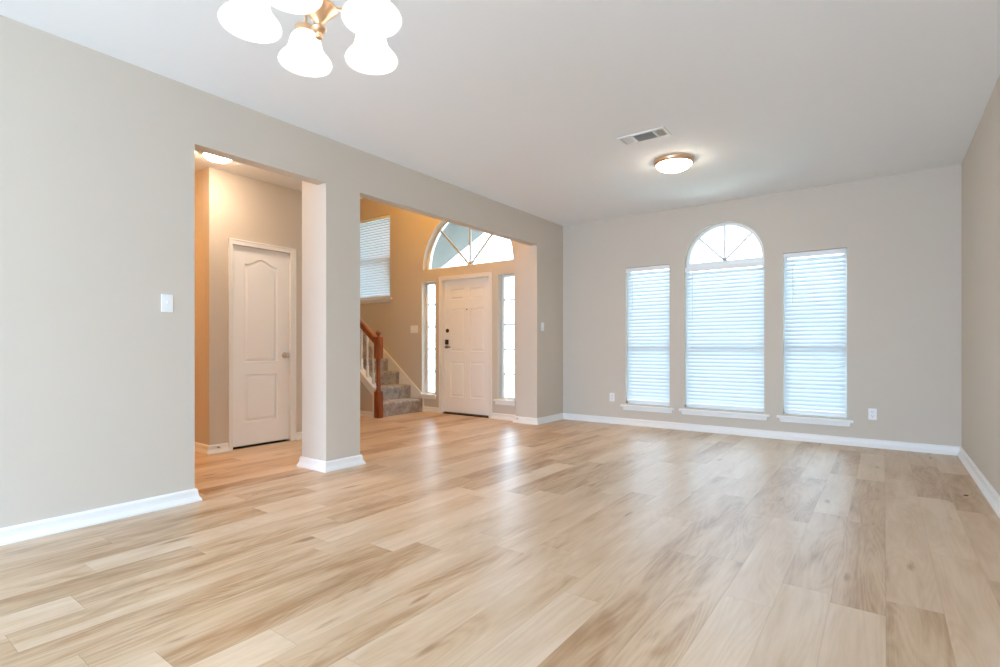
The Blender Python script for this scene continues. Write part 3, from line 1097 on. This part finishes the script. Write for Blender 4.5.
cover('light_switch', XL, 1.436, 1.301, .07, .114, 'X', 'single white toggle switch on the grey wall left of the first opening', 'light switch', 'white wall switches', 1)
cover('light_switch', XL, 5.99, 1.294, .07, .114, 'X', 'single white switch on the narrow wall end beside the far corner', 'light switch', 'white wall switches', 1)
cover('light_switch', -6.088, YD, 1.307, .165, .118, 'Y', 'three gang white switch plate on the tan wall left of the front door', 'light switch', 'white wall switches', 3)
cover('power_outlet', -2.936, YF, .350, .07, .114, 'Y', 'white outlet low on the far wall left of all three windows', 'power outlet', 'white wall outlets', 0, True)
cover('power_outlet', -.094, YF, .338, .07, .114, 'Y', 'white outlet low on the far wall near the right corner', 'power outlet', 'white wall outlets', 0, True)


# ------------------------------------------------------------------ door stops
def stop(p, dr, label):
    o = tag(empty('door_stop', p), label, 'door stop', 'spring door stops')
    p = Vector(p)
    dr = Vector(dr)
    up = Vector((0, 0, 1))
    sd = dr.cross(up)
    pts = []
    for i in range(90):
        a = i * .7
        pts.append(p + dr * (.004 + .0005 * i) + (sd * math.cos(a) + up * math.sin(a)) * .0055)
    MB().tube(pts, .0012, 5).build('spring', 'nickel', o)
    MB().tube([p, p + dr * .005], .009, 12).build('base', 'nickel', o)
    MB().tube([p + dr * .048, p + dr * .062], .0075, 12).build('tip', 'plastic', o)


stop((XC + .0152, 2.465, .055), (1, 0, 0), 'small spring door stop on the baseboard left of the panel door')
stop((-3.99, Y4 - .0155, .055), (0, -1, 0), 'small spring door stop on the baseboard right of the front door')

# small dark fleck on the floor near the right wall
tag(MB().lathe([(0, .004), (.009, .003), (.013, .0015), (.014, 0)], (.455, 4.80, 0), 14).build('debris', 'rubber', base=None),
    'tiny dark speck lying on the floor near the right wall', 'debris')

# ------------------------------------------------------------------ outdoors
struct(MB().box((-40, YF + .17, -.35), (40, 60, -.2)).build('ground_lawn', 'lawn'), 'lawn outside the windows', 'lawn')
struct(MB().box((-6.6, YD + .17, -.2), (-3.9, 9.5, -.02)).build('path_porch', 'concrete'), 'concrete porch outside the front door', 'porch')

# porch gable roof over the front door
rs_ = .515
def pr_(x):
    return 3.25 - abs(x + 4.9) * rs_
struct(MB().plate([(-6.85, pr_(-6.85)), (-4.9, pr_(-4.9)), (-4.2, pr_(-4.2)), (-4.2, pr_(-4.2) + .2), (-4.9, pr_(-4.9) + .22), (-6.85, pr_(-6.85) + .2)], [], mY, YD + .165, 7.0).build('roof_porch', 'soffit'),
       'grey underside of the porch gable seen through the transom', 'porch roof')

random.seed(5)
tr = tag(empty('tree', (-9.0, 15.0, -.2)), 'bare branching winter tree outside the transom window', 'tree')


def branch(m, p, dr, ln, r, lv):
    q = p + dr * ln
    mid = p + dr * ln * .5 + Vector((random.uniform(-1, 1), random.uniform(-1, 1), random.uniform(-.3, .6))) * ln * .06
    m.tube([p, mid, q], [r, r * .85, r * .7], 6)
    if lv == 0:
        return
    for i in range(3 if lv > 1 else 2):
        ax = Vector((random.uniform(-1, 1), random.uniform(-1, 1), random.uniform(-.2, .9)))
        branch(m, p + dr * ln * random.uniform(.6, 1), (dr + ax * .75).normalized(), ln * random.uniform(.6, .8), r * .62, lv - 1)


bm_ = MB()
branch(bm_, Vector((-9.0, 15.0, 1.6)), Vector((.05, 0, 1)), 1.7, .11, 5)
bm_.build('branches', 'bark', tr)
MB().tube([(-9.0, 15, -.25), (-8.98, 15, .8), (-9.0, 15, 1.7)], [.2, .15, .11], 10).build('trunk', 'bark', tr)
